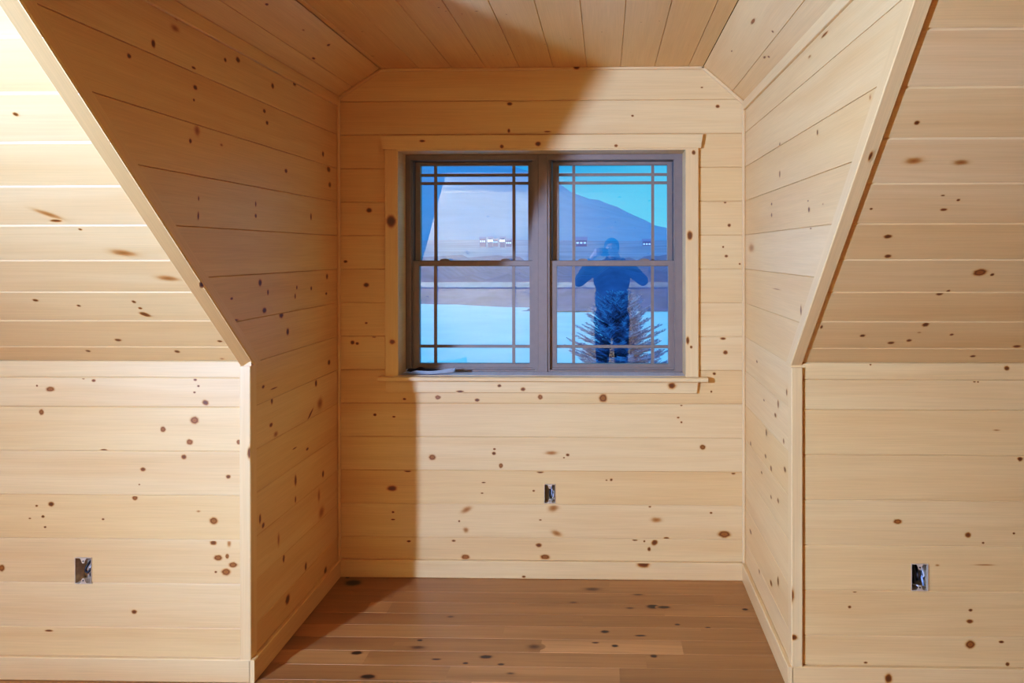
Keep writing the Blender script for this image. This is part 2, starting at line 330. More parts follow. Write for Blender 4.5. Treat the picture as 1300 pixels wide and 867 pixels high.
FR = (Vector((XR, 0, 0)), -Y_, Z_, -X_)
planks('wall_right', PINE, FR, [r for r in side_rows if r[1] < HR[1][1]]+[(Z0+12*W, HR[1][1])], lambda z: (-D2, -yslope(max(z, KZ))), breaks=(KZ,), pix=K_RIGHT, seed=17, gap=.0003, c1=.0008, c2=.0030)
# roof slopes either side of the alcove
S0 = .0966
slope_rows = [(0, S0)]+[(S0+W*i, S0+W*(i+1)) for i in range(9)]+[(S0+9*W, (CM-KZ)/SA)]
FS = (Vector((0, D1, KZ)), X_, Vector((0, -CA, SA)), Vector((0, -SA, -CA)))
def ul(s):
    z = KZ+s*SA; return (XA, u_back(z)[0])
def ur(s):
    z = KZ+s*SA; return (u_back(z)[1], XB)
planks('ceiling_slope_left', PINE, FS, slope_rows, ul, pix=K_SLOPE_L, extra=20, seed=19, c2=.0060, tones={0: .85, 1: .7, 2: .5})
planks('ceiling_slope_right', PINE, FS, slope_rows, ur, pix=K_SLOPE_R, extra=14, seed=23, c2=.0060, tones={0: .9, 1: .8, 2: .85, 3: .6, 4: .8})
# alcove ceiling: boards run towards the window
xg = at(874, 84.5, D2).x
ceil_rows = [(-1.105, xg-11*W)]+[(xg-W*(i+1), xg-W*i) for i in range(10, -1, -1)]+[(xg, HR[0][0])]
ys = yslope(CZ)
planks('ceiling', PINE, (Vector((0, 0, CZ)), Y_, X_, -Z_), ceil_rows, lambda v: (ys, D2), pix=K_CEIL, seed=29, c2=.002, gap=.0010, tones={3: .6, 7: .9, 8: .95, 9: .8, 10: .95, 11: .95})
def haunch(name, p0, p1, rows, pix, seed):
    d = Vector((p1[0]-p0[0], 0, p1[1]-p0[1])); L = d.length; V = d/L; N = Vector((V.z, 0, -V.x))
    fr = (Vector((p0[0], 0, p0[1])), Y_, V, N)
    zf = lambda v: p0[1]+V.z*v
    planks(name, PINE, fr, [(a*L, b*L) for a, b in rows], lambda v: (yslope(zf(v)), D2), pix=pix, seed=seed, c2=.002)
haunch('ceiling_haunch_left', HL[0], HL[1], [(0, .36), (.36, 1)], K_HL, 31)
haunch('ceiling_haunch_right', HR[0], HR[1], [(0, .70), (.70, 1)], K_HR, 37)
# the rest of the room behind the photographer
ym1 = yslope(CM); ym0 = DB+(D1-ym1)
planks('ceiling.001', PINE, (Vector((0, 0, CM)), X_, -Y_, -Z_), [(-ym1+W*i, min(-ym1+W*(i+1), -ym0)) for i in range(int((ym1-ym0)/W)+1)], lambda v: (XA, XB), extra=30, seed=41)
planks('wall_front', PINE, (Vector((0, DB, 0)), -X_, Z_, Y_), knee_rows, lambda v: (-XB, -XA), extra=110, seed=43)
planks('ceiling_slope_front', PINE, (Vector((0, DB, KZ)), -X_, Vector((0, CA, SA)), Vector((0, SA, -CA))), slope_rows, lambda v: (-XB, -XA), extra=110, seed=47)
planks('wall_header', PINE, (Vector((0, ym1, 0)), -X_, Z_, Y_), [(CM-.01, CM+.15), (CM+.15, CZ+.01)], lambda v: (-XR, -XL), seed=44)
gab = [(0, BB)]+[(max(BB, Z0-W+W*i), min(Z0+W*i, CM)) for i in range(14)]
def gfun(z):
    y0 = DB if z <= KZ else DB+(z-KZ)/math.tan(A); y1 = D1 if z <= KZ else yslope(z); return y0, y1
planks('wall_gable_left', PINE, (Vector((XA, 0, 0)), Y_, Z_, X_), gab, gfun, breaks=(KZ,), extra=60, seed=53)
planks('wall_gable_right', PINE, (Vector((XB, 0, 0)), -Y_, Z_, -X_), gab, lambda z: (-gfun(z)[1], -gfun(z)[0]), breaks=(KZ,), extra=60, seed=59)

# oak floor
pw = .1095; fl0 = 3.671
frows = [(fl0-pw*(i+1), fl0-pw*i) for i in range(52)][::-1]
frows = [r for r in frows if r[1] > DB-.01]+[(fl0, D2)]
nf = len(frows)
def fx(px, py): return on(px, py, Vector((0, 0, 0)), Z_).x
spl = {}; ftone = {}
Rf = random.Random(61)
for i in range(nf):
    xs = []; x = XA+Rf.random()*1.4
    while x < XB: xs.append((x, Rf.random())); x += .7+Rf.random()*1.3
    spl[i] = xs
top = nf-1                                        # row beside the end wall
def rowdef(k, first, cuts): ftone[top-k] = first; spl[top-k] = cuts
rowdef(0, .30, [(fx(520, 741), .42), (fx(773.6, 741), .62)])
rowdef(1, .10, [(fx(500, 756), .32), (fx(905, 756), .5)])
rowdef(2, .15, [(fx(468, 769), .75), (fx(496, 769), .42), (fx(842, 769), .55)])
rowdef(3, .10, [(fx(470, 784), .2), (fx(740, 784), .35)])
rowdef(4, .55, [(fx(640, 800), .60), (fx(890, 800), .45)])
rowdef(5, .25, [(fx(500, 817), .30), (fx(687, 818), .88), (fx(865.5, 818), .40)])
rowdef(6, .75, [(fx(464, 836), .48), (fx(820, 836), .40)])
rowdef(7, .32, [(fx(568, 856), .62), (fx(786.5, 856), .18)])
K_FLOOR = [(448,740,12,4),(441,729.5+4,3,1),(829,770,9,3),(843,771,9,2),(800,772,6,1.5,0,SOFT),(860,793,4,1.2),(899,797.5,4,1.5),(768,802,6,2),(813,807,8,1.2),(756,816,5,1),(530,822,12,2.5,0,SOFT),(453,829,8,2.5),(617,834,9,2.5),
  (636,843.5,5,1.5),(591,842,4,1.5),(554,837,7,1.2),(467,859,11,3.2),(830,833,5,2.2),(728,765,6,1.5,0,SOFT),(810,754.5,8,2,0,SOFT),(678,821,10,3.5,0,SOFT),(752,748,12,2.5,0,SOFT),(572,783,5,1.5,0,SOFT),(533,813,4,1.2),(648,855,6,1.5,0,SOFT)]
planks('floor', OAK, (Vector((0, 0, 0)), X_, Y_, Z_), frows, lambda v: (XA, XB), pix=K_FLOOR, extra=60, seed=67, c1=.0007, c2=.0007, gap=.0005, tones=ftone, splits=spl)

# ------------------------------------------------------------------ setting: trim
def one(name, fr, u0, u1, sec, mat=TRIMW, knots=(), nface=0, idn=None):
    pb = PB(); stick(pb, fr, u0, u1, sec, idn=idn)
    if knots: trim_knots(pb, fr, nface, knots)
    return pb.build(name, mat, None, 'structure')
P_ = .017
# baseboards: end wall, two cheeks (running past the corner), two knee walls
one('baseboard_back', (Vector((0, D2, 0)), X_, Z_, -Y_), XL+P_, XR-P_, rect(0, BB, -.002, P_, .003), knots=[(816.7, 716, 7, 4, 0, BB-.004), (665, 732, 2, 1.2, 0, BB)], nface=P_+.0004, idn=.35)
one('baseboard_left', (Vector((XL, 0, 0)), Y_, Z_, X_), D1-P_, D2, rect(0, BB, -.002, P_, .003), idn=.5)
one('baseboard_right', (Vector((XR, 0, 0)), -Y_, Z_, -X_), -D2, -(D1-P_), rect(0, BB, -.002, P_, .003), idn=.5)
one('baseboard_knee_left', (Vector((0, D1, 0)), X_, Z_, -Y_), XA, XL, rect(0, BB, -.002, P_, .003), idn=.2)
one('baseboard_knee_right', (Vector((0, D1, 0)), X_, Z_, -Y_), XR, XB, rect(0, BB, -.002, P_, .003), knots=[(1128, 861, 4, 5, 0, BB-.004)], nface=P_+.0004, idn=.6)
one('baseboard_front', (Vector((0, DB, 0)), -X_, Z_, Y_), -XB, -XA, rect(0, BB, -.002, P_, .003))
# corner posts at the mouth of the alcove and the raking trim above them
tw, pr = .041, .013
zt = KZ-.018
FP = (Vector((0, D1, 0)), Z_, X_, -Y_)
one('trim_1', FP, BB, zt, rect(XL-tw+.002, XL+.002, -.042, pr, .0025), knots=[(317, 575, 2.5, 6, XL-.02, XL+.001)], nface=pr+.0004, idn=.1)
one('trim_2', FP, BB, zt, rect(XR-.002, XR+tw-.002, -.042, pr, .0025), knots=[(1004.5, 756, 3, 7, XR-.001, XR+.02), (1008, 809, 3.5, 3, XR, XR+.03)], nface=pr+.0004, idn=.35)
FT = (Vector((0, D1, KZ)), Vector((0, -CA, SA)), X_, Vector((0, -SA, -CA)))
Ls = (CM-KZ)/SA
foot = lambda v, n: ((zt-KZ)+n*CA)/SA           # level cut where it lands on the post
one('trim_3', FT, foot, Ls, [(XL-tw+.002, -.042), (XL+.002, -.042), (XL+.002, -.006), (XL-.001, -.001), (XL-tw+.005, pr+.004), (XL-tw+.002, pr+.002)], idn=.95)
one('trim_4', FT, foot, Ls, rect(XR-.002, XR+tw-.002, -.042, .008, .0025), idn=.6, knots=[(1105, 198, 1.5, 5, XR, XR+.035)], nface=.0084)
# small square bead in the corners of the end wall
q = .014
one('trim_5', (Vector((0, D2, 0)), Z_, X_, -Y_), BB, HL[0][1]-.01, rect(XL, XL+q, 0, q, .003), idn=.3)
one('trim_6', (Vector((0, D2, 0)), Z_, X_, -Y_), BB, HR[1][1]-.01, rect(XR-q, XR, 0, q, .003), idn=.05)
one('trim_7', (Vector((0, D2, 0)), X_, Z_, -Y_), HL[1][0], HR[0][0], rect(CZ-q, CZ, 0, q, .003), idn=.05, knots=[(732, 85, 3.5, 3, CZ-q, CZ)], nface=q+.0004)
def diag(name, p0, p1, idn):
    d = Vector((p1[0]-p0[0], 0, p1[1]-p0[1])); L = d.length; U = d/L; V = Vector((-U.z, 0, U.x))
    one(name, (Vector((p0[0], D2, p0[1])), U, V, -Y_), -.004, L+.004, rect(-q, 0, 0, q, .003), idn=idn)
diag('trim_8', HL[0], HL[1], .3); diag('trim_9', HR[0], HR[1], .05)
# lower lip of the sloped ceiling pieces, standing just proud of the cheek boards
one('trim_10', (Vector((XL, 0, 0)), Y_, Z_, X_), yslope(2.33), D2, rect(HL[0][1]-.045, HL[0][1]+.004, -.002, .012, .002), idn=.6)
one('trim_11', (Vector((XR, 0, 0)), -Y_, Z_, -X_), -D2, -yslope(2.30), rect(HR[1][1]-.040, HR[1][1]+.004, -.002, .012, .002), idn=.3)
# strip along the top of the opposite knee wall
one('trim_12', (Vector((0, DB, 0)), -X_, Z_, Y_), -XB, -XA, rect(KZ-.045, KZ+.02, 0, .05, .003), mat=simple('ledge with lit tone', (244, 228, 178), .5, var=.04), idn=0)  # caught lamp light put into the pale colour and the deep ledge

# ------------------------------------------------------------------ window trim
YC = D2-.019
def wx(px): return at(px, 330, YC).x
def wz(py): return at(690, py, YC).z
FWN = (Vector((0, D2, 0)), X_, Z_, -Y_); FWV = (Vector((0, D2, 0)), Z_, X_, -Y_)
ct = .019
zs = wz(478)                                     # top of the stool
one('trim_13', FWV, zs, wz(189), rect(wx(488.5), wx(505.2), -.004, ct, .002), knots=[(496.7, 281, 5, 7, wx(489), wx(505)), (498, 434, 3, 2.5, wx(489), wx(505))], nface=ct+.0004, idn=.35)
one('trim_14', FWV, zs, wz(189), rect(wx(870.5), wx(887), -.004, ct, .002), knots=[(880.7, 191.6+2, 2, 2.5, wx(871), wx(886)), (876, 299, 3, 5, wx(871), wx(886)), (877.5, 440.5, 1.5, 1.5, wx(871), wx(886)), (873, 432, 1.8, 4, wx(871), wx(886))], nface=ct+.0004, idn=.1)
zh0, zh1 = wz(189), wz(171.3); ew = wx(486.5)-wx(483.5)
tap = lambda s, x: (lambda v, n: x+s*ew*(v-zh0)/(zh1-zh0))
one('trim_15', FWN, tap(-1, wx(486.5)), tap(1, wx(889.5)), rect(zh0, zh1, -.004, ct+.006, .002), knots=[(637, 186, 2, 2, zh0, zh1), (683, 182.6, 3, 2.5, zh0, zh1), (782, 185, 2, 1.5, zh0, zh1), (536, 179, 3, 1.2, zh0, zh1)], nface=ct+.0064, idn=.35)
JY = D2+.135                                      # wooden jamb runs back to the window unit
one('trim_16', (Vector((0, 0, 0)), X_, Z_, Y_), wx(481.5), wx(898), [(zs-.022, D2-.045), (zs-.017, D2-.050), (zs-.005, D2-.050), (zs, D2-.045), (zs, D2-.004), (zs-.022, D2-.004)], knots=(), idn=.15)
one('trim_17', FWN, wx(489.5), (lambda v, n: wx(884.5)+(v-wz(499))*.12), rect(wz(499), zs-.022, -.004, ct, .002), knots=[(634, 489.6, 2, 1.5, 0, 9), (664, 494, 2.5, 2, 0, 9), (584, 497, 4, 1.2, 0, 9), (853, 489.5, 4, 3.2, 0, 9)], nface=ct+.0004, idn=.2)
FJ = (Vector((0, 0, 0)), Y_, X_, Z_)
one('trim_18', FJ, D2-.004, JY+.07, rect(WIN[0]-.018, WIN[1]+.018, zs-.022, zs, .001), mat=SILLW, idn=.2)                  # sill board
one('trim_19', FJ, D2-.017, JY+.07, rect(WIN[0]-.018, WIN[1]+.018, WIN[3], WIN[3]+.018, .001), idn=.5)          # head jamb
one('trim_20', (Vector((0, 0, 0)), Y_, Z_, X_), D2-.017, JY+.07, rect(zs-.02, WIN[3]+.01, WIN[0]-.018, WIN[0], .001), idn=.5)
one('trim_21', (Vector((0, 0, 0)), Y_, Z_, X_), D2-.017, JY+.07, rect(zs-.02, WIN[3]+.01, WIN[1], WIN[1]+.018, .001), idn=.5)
# unseen shell added around the room to keep stray sky light out
def box(pb, x0, x1, y0, y1, z0, z1, c=.0015, mi=0):
    stick(pb, (Vector((0, 0, 0)), X_, Y_, Z_), x0, x1, rect(y0, y1, z0, z1, min(c, abs(y1-y0)*.4, abs(z1-z0)*.4)), mi=mi)
pb = PB(); x0, x1, z0, z1 = WIN[0]-.017, WIN[1]+.017, zs-.021, WIN[3]+.017
for a in ((XA-.3, x0, -.3, 2.9), (x1, XB+.3, -.3, 2.9), (x0, x1, -.3, z0), (x0, x1, z1, 2.9)): box(pb, a[0], a[1], D2+.03, D2+.20, a[2], a[3])
box(pb, XA-.3, XB+.3, DB-.3, DB-.1, -.3, 2.9); box(pb, XA-.3, XA-.1, DB-.1, D2+.03, -.3, 2.9); box(pb, XB+.1, XB+.3, DB-.1, D2+.03, -.3, 2.9)
box(pb, XA-.3, XB+.3, DB-.3, D2+.2, 2.9, 3.0); box(pb, XA-.3, XB+.3, DB-.3, D2+.2, -.4, -.3)
pb.build('sky_block_shell', simple('sky_block', (150, 130, 100), .8, var=.1), None, 'structure')

# ------------------------------------------------------------------ the twin double-hung window
YF = JY; YLO = JY+.022; YUP = JY+.062
def ex(px, Y): return at(px, 330, Y).x
def ez(py, Y): return at(690, py, Y).z
def ring_frame(pb, X0, X1, Z0_, Z1, l, r, b, t, y0, y1, c=.003):
    box(pb, X0, X0+l, y0, y1, Z0_, Z1, c); box(pb, X1-r, X1, y0, y1, Z0_, Z1, c)
    box(pb, X0+l, X1-r, y0, y1, Z0_, Z0_+b, c); box(pb, X0+l, X1-r, y0, y1, Z1-t, Z1, c)
zf0, zf1 = zs, WIN[3]
def make_window(n, xf0, xf1, sash_lo, glass_lo, sash_up, glass_up, mv):
    root = bpy.data.objects.new('window_%d' % n, None); col.objects.link(root); root['kind'] = 'structure'
    root.location = ((xf0+xf1)/2, YF, zs); inv = Matrix.Translation(-root.location)
    def fin(pb, name, mat, parent=None):
        o = pb.build(name, mat, parent or root); 
        o.matrix_parent_inverse = inv if parent is None else Matrix.Identity(4)
        return o
    lx0, lx1 = ex(sash_lo[0], YLO), ex(sash_lo[1], YLO); lz1, lz0 = ez(330.6, YLO), ez(470.3, YLO)
    gx0, gx1, gz1, gz0 = ex(glass_lo[0], YLO), ex(glass_lo[1], YLO), ez(337.8, YLO), ez(461.6, YLO)
    ux0, ux1 = ex(sash_up[0], YUP), ex(sash_up[1], YUP); uz1, uz0 = ez(205.3, YUP), ez(338, YUP)
    hx0, hx1, hz1, hz0 = ex(glass_up[0], YUP), ex(glass_up[1], YUP), ez(210, YUP), ez(331.5, YUP)
    # outer frame with stepped channels
    pb = PB(); ring_frame(pb, xf0, xf1, zf0, zf1, max(.012, lx0-xf0-.001), max(.012, xf1-lx1-.001), max(.01, lz0-zf0-.001), max(.012, zf1-ez(203, YF)), YF, YF+.016, .002)
    ring_frame(pb, xf0, xf1, zf0, zf1, max(.01, ux0-xf0-.003), max(.01, xf1-ux1-.003), .02, max(.01, zf1-uz1-.001), YF+.018, YF+.13, .002)
    fin(pb, 'frame', TAUPE)
    pb = PB(); ring_frame(pb, lx0, lx1, lz0, lz1, gx0-lx0, lx1-gx1, gz0-lz0, lz1-gz1, YLO, YLO+.034, .003)
    lo = fin(pb, 'lower_sash', TAUPE)
    pb = PB(); ring_frame(pb, ux0, ux1, uz0, uz1, hx0-ux0, ux1-hx1, hz0-uz0, uz1-hz1, YUP, YUP+.034, .003)
    up = fin(pb, 'upper_sash', TAUPE)
    mw = .0078
    pb = PB()
    for m in mv:
        X = ex(m, YLO); box(pb, X-mw, X+mw, YLO+.008, YLO+.014, gz0-.004, gz1+.004, .002)
    Z = ez(440, YLO); box(pb, gx0-.004, gx1+.004, YLO+.0085, YLO+.0135, Z-mw, Z+mw, .002)
    fin(pb, 'muntin_grille', TAUPE, lo)
    pb = PB()
    for m in mv:
        X = ex(m+.4, YUP); box(pb, X-mw, X+mw, YUP+.008, YUP+.014, hz0-.004, hz1+.004, .002)
    for m in (221.8, 232.3):  # second bar is the first one's reflection, built as solid grille
        Z = ez(m, YUP); box(pb, hx0-.004, hx1+.004, YUP+.0085, YUP+.0135, Z-mw, Z+mw, .002)
    fin(pb, 'muntin_grille', TAUPE, up)
    for (a0, a1, b0, b1, y, par) in ((gx0, gx1, gz0, gz1, YLO+.018, lo), (hx0, hx1, hz0, hz1, YUP+.018, up)):
        pb = PB(); pb.face([(a0-.006, y, b0-.006), (a1+.006, y, b0-.006), (a1+.006, y, b1+.006), (a0-.006, y, b1+.006)])
        fin(pb, 'glass_pane', GLASS, par)
    # tilt latches on the meeting rail
    for m in (mv[0]+12, mv[1]-10):
        X = ex(m, YLO); pb = PB()
        stick(pb, (Vector((X, YLO+.004, lz1)), Y_, X_, Z_), 0, .024, [(-.026, 0), (.026, 0), (.020, .006), (.008, .009), (-.008, .009), (-.020, .006)])
        fin(pb, 'sash_latch', TAUPE, lo)
    return root
xm0, xm1 = ex(680.2, YF), ex(698.2, YF); xmc = (xm0+xm1)/2
make_window(1, WIN[0], xmc-.0005, (523.5, 679), (532.3, 672.3), (527.5, 676), (534, 670.6), (552.3, 651.8))
make_window(2, xmc+.0005, WIN[1], (698.4, 855.8), (706.8, 848.4), (701.5, 853.5), (709.6, 847.2), (728, 828.4))
one('trim_22', (Vector((0, 0, 0)), Z_, X_, Y_), zs, zf1-.002, rect(xm0+.012, xm1-.012, YF-.006, YF+.002, .002), mat=TAUPE)

# ------------------------------------------------------------------ things: outlet boxes
def tag(o, label, cat, group=None):
    o['label'] = label; o['category'] = cat
    if group: o['group'] = group
def empty(name, loc):
    o = bpy.data.objects.new(name, None); col.objects.link(o); o.location = loc; return o
def tube(name, pts, r, mat, parent=None, res=3):
    cu = bpy.data.curves.new(name, 'CURVE'); cu.dimensions = '3D'; cu.bevel_depth = r; cu.bevel_resolution = res; cu.use_fill_caps = True
    s = cu.splines.new('NURBS'); s.points.add(len(pts)-1); s.order_u = min(4, len(pts)); s.use_endpoint_u = True; s.resolution_u = 6
    for p, c in zip(s.points, pts): p.co = (*c, 1)
    t = bpy.data.objects.new(name, cu); col.objects.link(t)
    dg = bpy.context.evaluated_depsgraph_get(); me = bpy.data.meshes.new_from_object(t.evaluated_get(dg))
    col.objects.unlink(t); bpy.data.objects.remove(t)
    me.name = name; me.materials.clear(); me.materials.append(mat)
    for p in me.polygons: p.use_smooth = True
    o = bpy.data.objects.new(name, me); col.objects.link(o); o.parent = parent; return o
def outlet(h, Y, label, wires):
    cx, cz = (h[0]+h[1])/2, (h[2]+h[3])/2; w, hh, d = (h[1]-h[0])/2-.0005, (h[3]-h[2])/2-.0005, .055
    root = empty('outlet_box', (cx, Y, cz)); tag(root, label, 'electrical box', 'open outlet boxes in the pine walls')
    t = .0022
    pb = PB()                                     # thin walled shell, open to the room
    for a in ((-w, -w+t, -hh, hh), (w-t, w, -hh, hh), (-w+t, w-t, -hh, -hh+t), (-w+t, w-t, hh-t, hh)): box(pb, a[0], a[1], -.003, d, a[2], a[3], .0004)
    pb.build('box_shell', STEEL, root)
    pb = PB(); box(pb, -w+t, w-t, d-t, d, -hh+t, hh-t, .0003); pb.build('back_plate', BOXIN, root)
    for s in (1, -1):                             # screw ears; black discs stand in for the dark of their holes
        pb = PB(); n = 12; e = .0085; y0, y1 = -.0028, -.0012
        zc = s*(hh-.011)
        out = [(-e*1.5, s*(hh-t)), (-e, s*(hh-.008)), (-e*.7, s*(hh-.014))]+[(e*.8*math.cos(math.pi+math.pi*i/6), zc-s*.004-s*e*.8*abs(math.sin(math.pi*i/6))) for i in range(1, 6)]+[(e*.7, s*(hh-.014)), (e, s*(hh-.008)), (e*1.5, s*(hh-t))]
        pb.face([(x, y0, z) for x, z in out]); pb.face([(x, y1, z) for x, z in out])
        for i in range(len(out)):
            a, b = out[i], out[(i+1) % len(out)]; pb.face([(a[0], y0, a[1]), (b[0], y0, b[1]), (b[0], y1, b[1]), (a[0], y1, a[1])])
        ear = pb.build('screw_ear', STEEL, root, weld=True)
        bm = bmesh.new(); bmesh.ops.create_cone(bm, cap_ends=True, segments=12, radius1=.0028, radius2=.0028, depth=.0012, matrix=Matrix.Translation((0, -.0032, zc-s*.002)) @ Matrix.Rotation(math.pi/2, 4, 'X'))
        me = bpy.data.meshes.new('screw_hole_disc'); bm.to_mesh(me); bm.free(); me.materials.append(CABLE)
        ho = bpy.data.objects.new('screw_hole_disc', me); col.objects.link(ho); ho.parent = ear
    for nm, mat, r, pts in wires: tube(nm, [(x*w, y, z*hh) for x, y, z in pts], r, mat, root)
outlet(H_KL, D1, 'open metal outlet box with a looped black cable in the brightly lit low wall', [
    ('cable', CABLE, .0042, [(.5, .050, .9), (.45, .020, .55), (.1, .008, .25), (.05, .006, -.1), (.35, .006, -.25), (.6, .012, 0), (.55, .03, .2)]),
    ('cable', CABLE, .0035, [(.2, .048, .8), (.7, .02, .4), (.75, .012, -.2), (.4, .014, -.55), (.2, .04, -.7)]),
    ('white_wire', WHITEW, .0018, [(.35, .05, .4), (.3, .006, .05), (.55, .008, .1), (.62, .02, .3)]),
    ('bare_wire', COPPER, .0012, [(.1, .05, -.2), (-.2, .02, -.4), (.3, .012, -.6), (.5, .04, -.4)])])
outlet(H_BK, D2, 'small open metal outlet box with tangled wires in the wall below the window', [
    ('cable', CABLE, .004, [(-.2, .05, .7), (-.1, .015, .35), (.1, .01, 0), (-.1, .012, -.5), (.3, .04, -.7)]),
    ('blue_wire', BLUEW, .0022, [(.3, .05, .6), (.15, .01, .5), (.45, .006, .2), (.2, .008, .1), (.5, .01, -.3), (.6, .03, -.5)]),
    ('white_wire', WHITEW, .002, [(.7, .05, .2), (.5, .01, .0), (.75, .006, -.25), (.45, .02, -.5)])])
outlet(H_KR, D1, 'open metal outlet box with black cable and white wires in the dimmer low wall', [
    ('cable', CABLE, .0065, [(-.4, .05, .85), (-.5, .02, .4), (-.45, .01, -.05), (-.5, .014, -.45), (-.2, .04, -.7)]),
    ('cable', CABLE, .0045, [(.1, .05, .6), (.0, .015, .2), (-.1, .012, -.15), (.25, .02, -.4), (.35, .05, -.6)]),
    ('white_wire', WHITEW, .0024, [(.6, .05, .8), (.45, .01, .5), (.55, .006, .1), (.7, .01, -.1), (.5, .04, -.2)]),
    ('blue_wire', BLUEW, .0036, [(.75, .05, .1), (.4, .012, -.1), (.45, .006, -.4), (.7, .02, -.75)]),
    ('white_wire', WHITEW, .0028, [(-.5, .05, -.85), (-.2, .01, -.6), (.2, .012, -.85)])])

# ------------------------------------------------------------------ things on the window stool: a curled sheet with a dark scrap on it
def sheet(name, mat, pts_fn, nu, nv, th, sub=0):
    bm = bmesh.new(); g = [[bm.verts.new(pts_fn(i/nu, j/nv)) for j in range(nv+1)] for i in range(nu+1)]
    for i in range(nu):
        for j in range(nv): bm.faces.new((g[i][j], g[i+1][j], g[i+1][j+1], g[i][j+1]))
    r = bmesh.ops.solidify(bm, geom=list(bm.faces), thickness=th)
    bmesh.ops.recalc_face_normals(bm, faces=bm.faces)
    me = bpy.data.meshes.new(name); bm.to_mesh(me); bm.free(); me.materials.append(mat)
    for p in me.polygons: p.use_smooth = True
    o = bpy.data.objects.new(name, me); col.objects.link(o); return o
k = NT('thin white paper'); d_ = k.n('ShaderNodeBsdfDiffuse'); t_ = k.n('ShaderNodeBsdfTranslucent'); m_ = k.n('ShaderNodeMixShader'); m_.inputs[0].default_value = .5
d_.inputs[0].default_value = (.86, .88, .92, 1); t_.inputs[0].default_value = (.86, .88, .92, 1)
k.l(d_.outputs[0], m_.inputs[1]); k.l(t_.outputs[0], m_.inputs[2]); k.l(m_.outputs[0], k.out.inputs[0]); PAPER = k.m
pa, pb2 = at(513, 473, D2+.03), at(577, 473, D2+.03)
def pfn(a, b):
    x = pa.x+(pb2.x-pa.x)*a+.006*math.sin(5*b); y = D2-.012+.105*b+.012*math.sin(3*a+1)
    lift = .016*max(0, (a-.55)/.45)**1.6 + .010*max(0, (.16-a)/.16)**1.5 + .020*max(0, b-.55)**1.3 + .022*max(0, (.30-b)/.30)**1.5*min(1, a*4) + .0012*(1+math.sin(9*a+4*b))
    return (x, y, zs+.0014+lift)
ps = sheet('paper_sheet', PAPER, pfn, 18, 8, .0006)
tag(ps, 'curled white paper sheet lying on the wooden window stool', 'paper')
def sfn(a, b):
    x = pa.x+.010+(pb2.x-pa.x)*.58*a; y = D2+.040+.050*b+.006*math.sin(7*a)
    q = max(0, math.sin(math.pi*a))**.6*max(0, math.sin(math.pi*min(1, b*1.02)))**.6
    z = max(pfn(min(1, max(0, (x+dx-pa.x)/(pb2.x-pa.x))), min(1, max(0, (y+dy-D2+.012)/.105)))[2] for dx in (-.012, 0, .012) for dy in (-.015, 0, .015))
    return (x, y, z+.0030+q*(.016+.006*math.sin(11*a)*math.cos(6*b)))
rg = sheet('cloth_scrap', simple('dark brown cloth', (58, 34, 26), .9, var=.35, scale=70), sfn, 26, 12, .0008)
tag(rg, 'dark brown crumpled scrap lying on the paper by the window', 'cloth')

# ------------------------------------------------------------------ outdoors
GZ = -3.2
def h2(x, y): return .18*math.sin(x*.11+1)*math.sin(y*.07)+.06*math.sin(x*.37+y*.21)
def terrain(name, xs, ys_, zf, mat):
    pb = PB(); 
    vs = [[(x, y, zf(x, y)) for x in xs] for y in ys_]
    me = bpy.data.meshes.new(name); n = len(xs)
    me.from_pydata([v for r in vs for v in r], [], [(j*n+i, j*n+i+1, (j+1)*n+i+1, (j+1)*n+i) for j in range(len(ys_)-1) for i in range(n-1)])
    me.materials.append(mat)
    for p in me.polygons: p.use_smooth = True
    o = bpy.data.objects.new(name, me); col.objects.link(o); o['kind'] = 'structure'; return o
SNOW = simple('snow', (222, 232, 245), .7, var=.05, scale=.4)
WOODS = simple('winter woods', (92, 96, 140), .9, var=.2, scale=.6)
HILL = simple('hazy wooded hill', (120, 165, 205), 1.0, var=.06, scale=.02, spec=.1)  # distance haze put into the bluish base colour
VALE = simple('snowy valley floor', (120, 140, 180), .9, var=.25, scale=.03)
fe = lambda x: 52+.22*x                             # far edge of the field
terrain('ground', [-40+4*i for i in range(24)], [4.2+3*i for i in range(23)], lambda x, y: GZ+h2(x, y)+max(0, y-fe(x))*.0+.012*max(0, y-20), SNOW)
def wz_(x, y):
    t = (y-62)/60
    return GZ+.4+ (2.5+.6*math.sin(x*.23)+.4*math.sin(x*.71+1)+.3*math.sin(x*1.9))*min(1, max(0, t*8)) + .4*max(0, t)
terrain('woods', [-140+1.3*i for i in range(210)], [58.5, 62, 64, 66, 69, 74, 82, 95, 115, 140], wz_, WOODS)
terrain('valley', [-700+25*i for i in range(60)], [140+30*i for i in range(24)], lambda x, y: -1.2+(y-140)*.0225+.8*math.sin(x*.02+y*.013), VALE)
ridge = [(-600, 40), (100, 120), (400, 178), (520, 196), (600, 205), (650, 210), (705, 229), (728, 246), (745, 251), (770, 257), (790, 266), (815, 278), (835, 287), (850, 291), (900, 301), (1000, 312), (1400, 322), (2200, 330)]
YR = 1500
def rz(px):
    for (a, b), (c, d) in zip(ridge[:-1], ridge[1:]):
        if a <= px <= c: return b+(d-b)*(px-a)/(c-a)
rp = [at(p, rz(p), YR) for p in range(-560, 2200, 12)]
pbm = []
me = bpy.data.meshes.new('hill'); V_ = []; Fc = []
lev = 9
for i, p in enumerate(rp):
    for j in range(lev):
        t = j/(lev-1); yy = YR-740*(1-t)**1.0; zz = 9+(p.z-9)*t**1.1+ (6*math.sin(i*.35+j*1.3)+4*math.sin(i*.9+j*2))*(t*(1-t)*2)
        V_.append((p.x, yy, zz+ (1.2*math.sin(i*2.7) if j == lev-1 else 0)))
for i in range(len(rp)-1):
    for j in range(lev-1): a = i*lev+j; Fc.append((a, a+lev, a+lev+1, a+1))
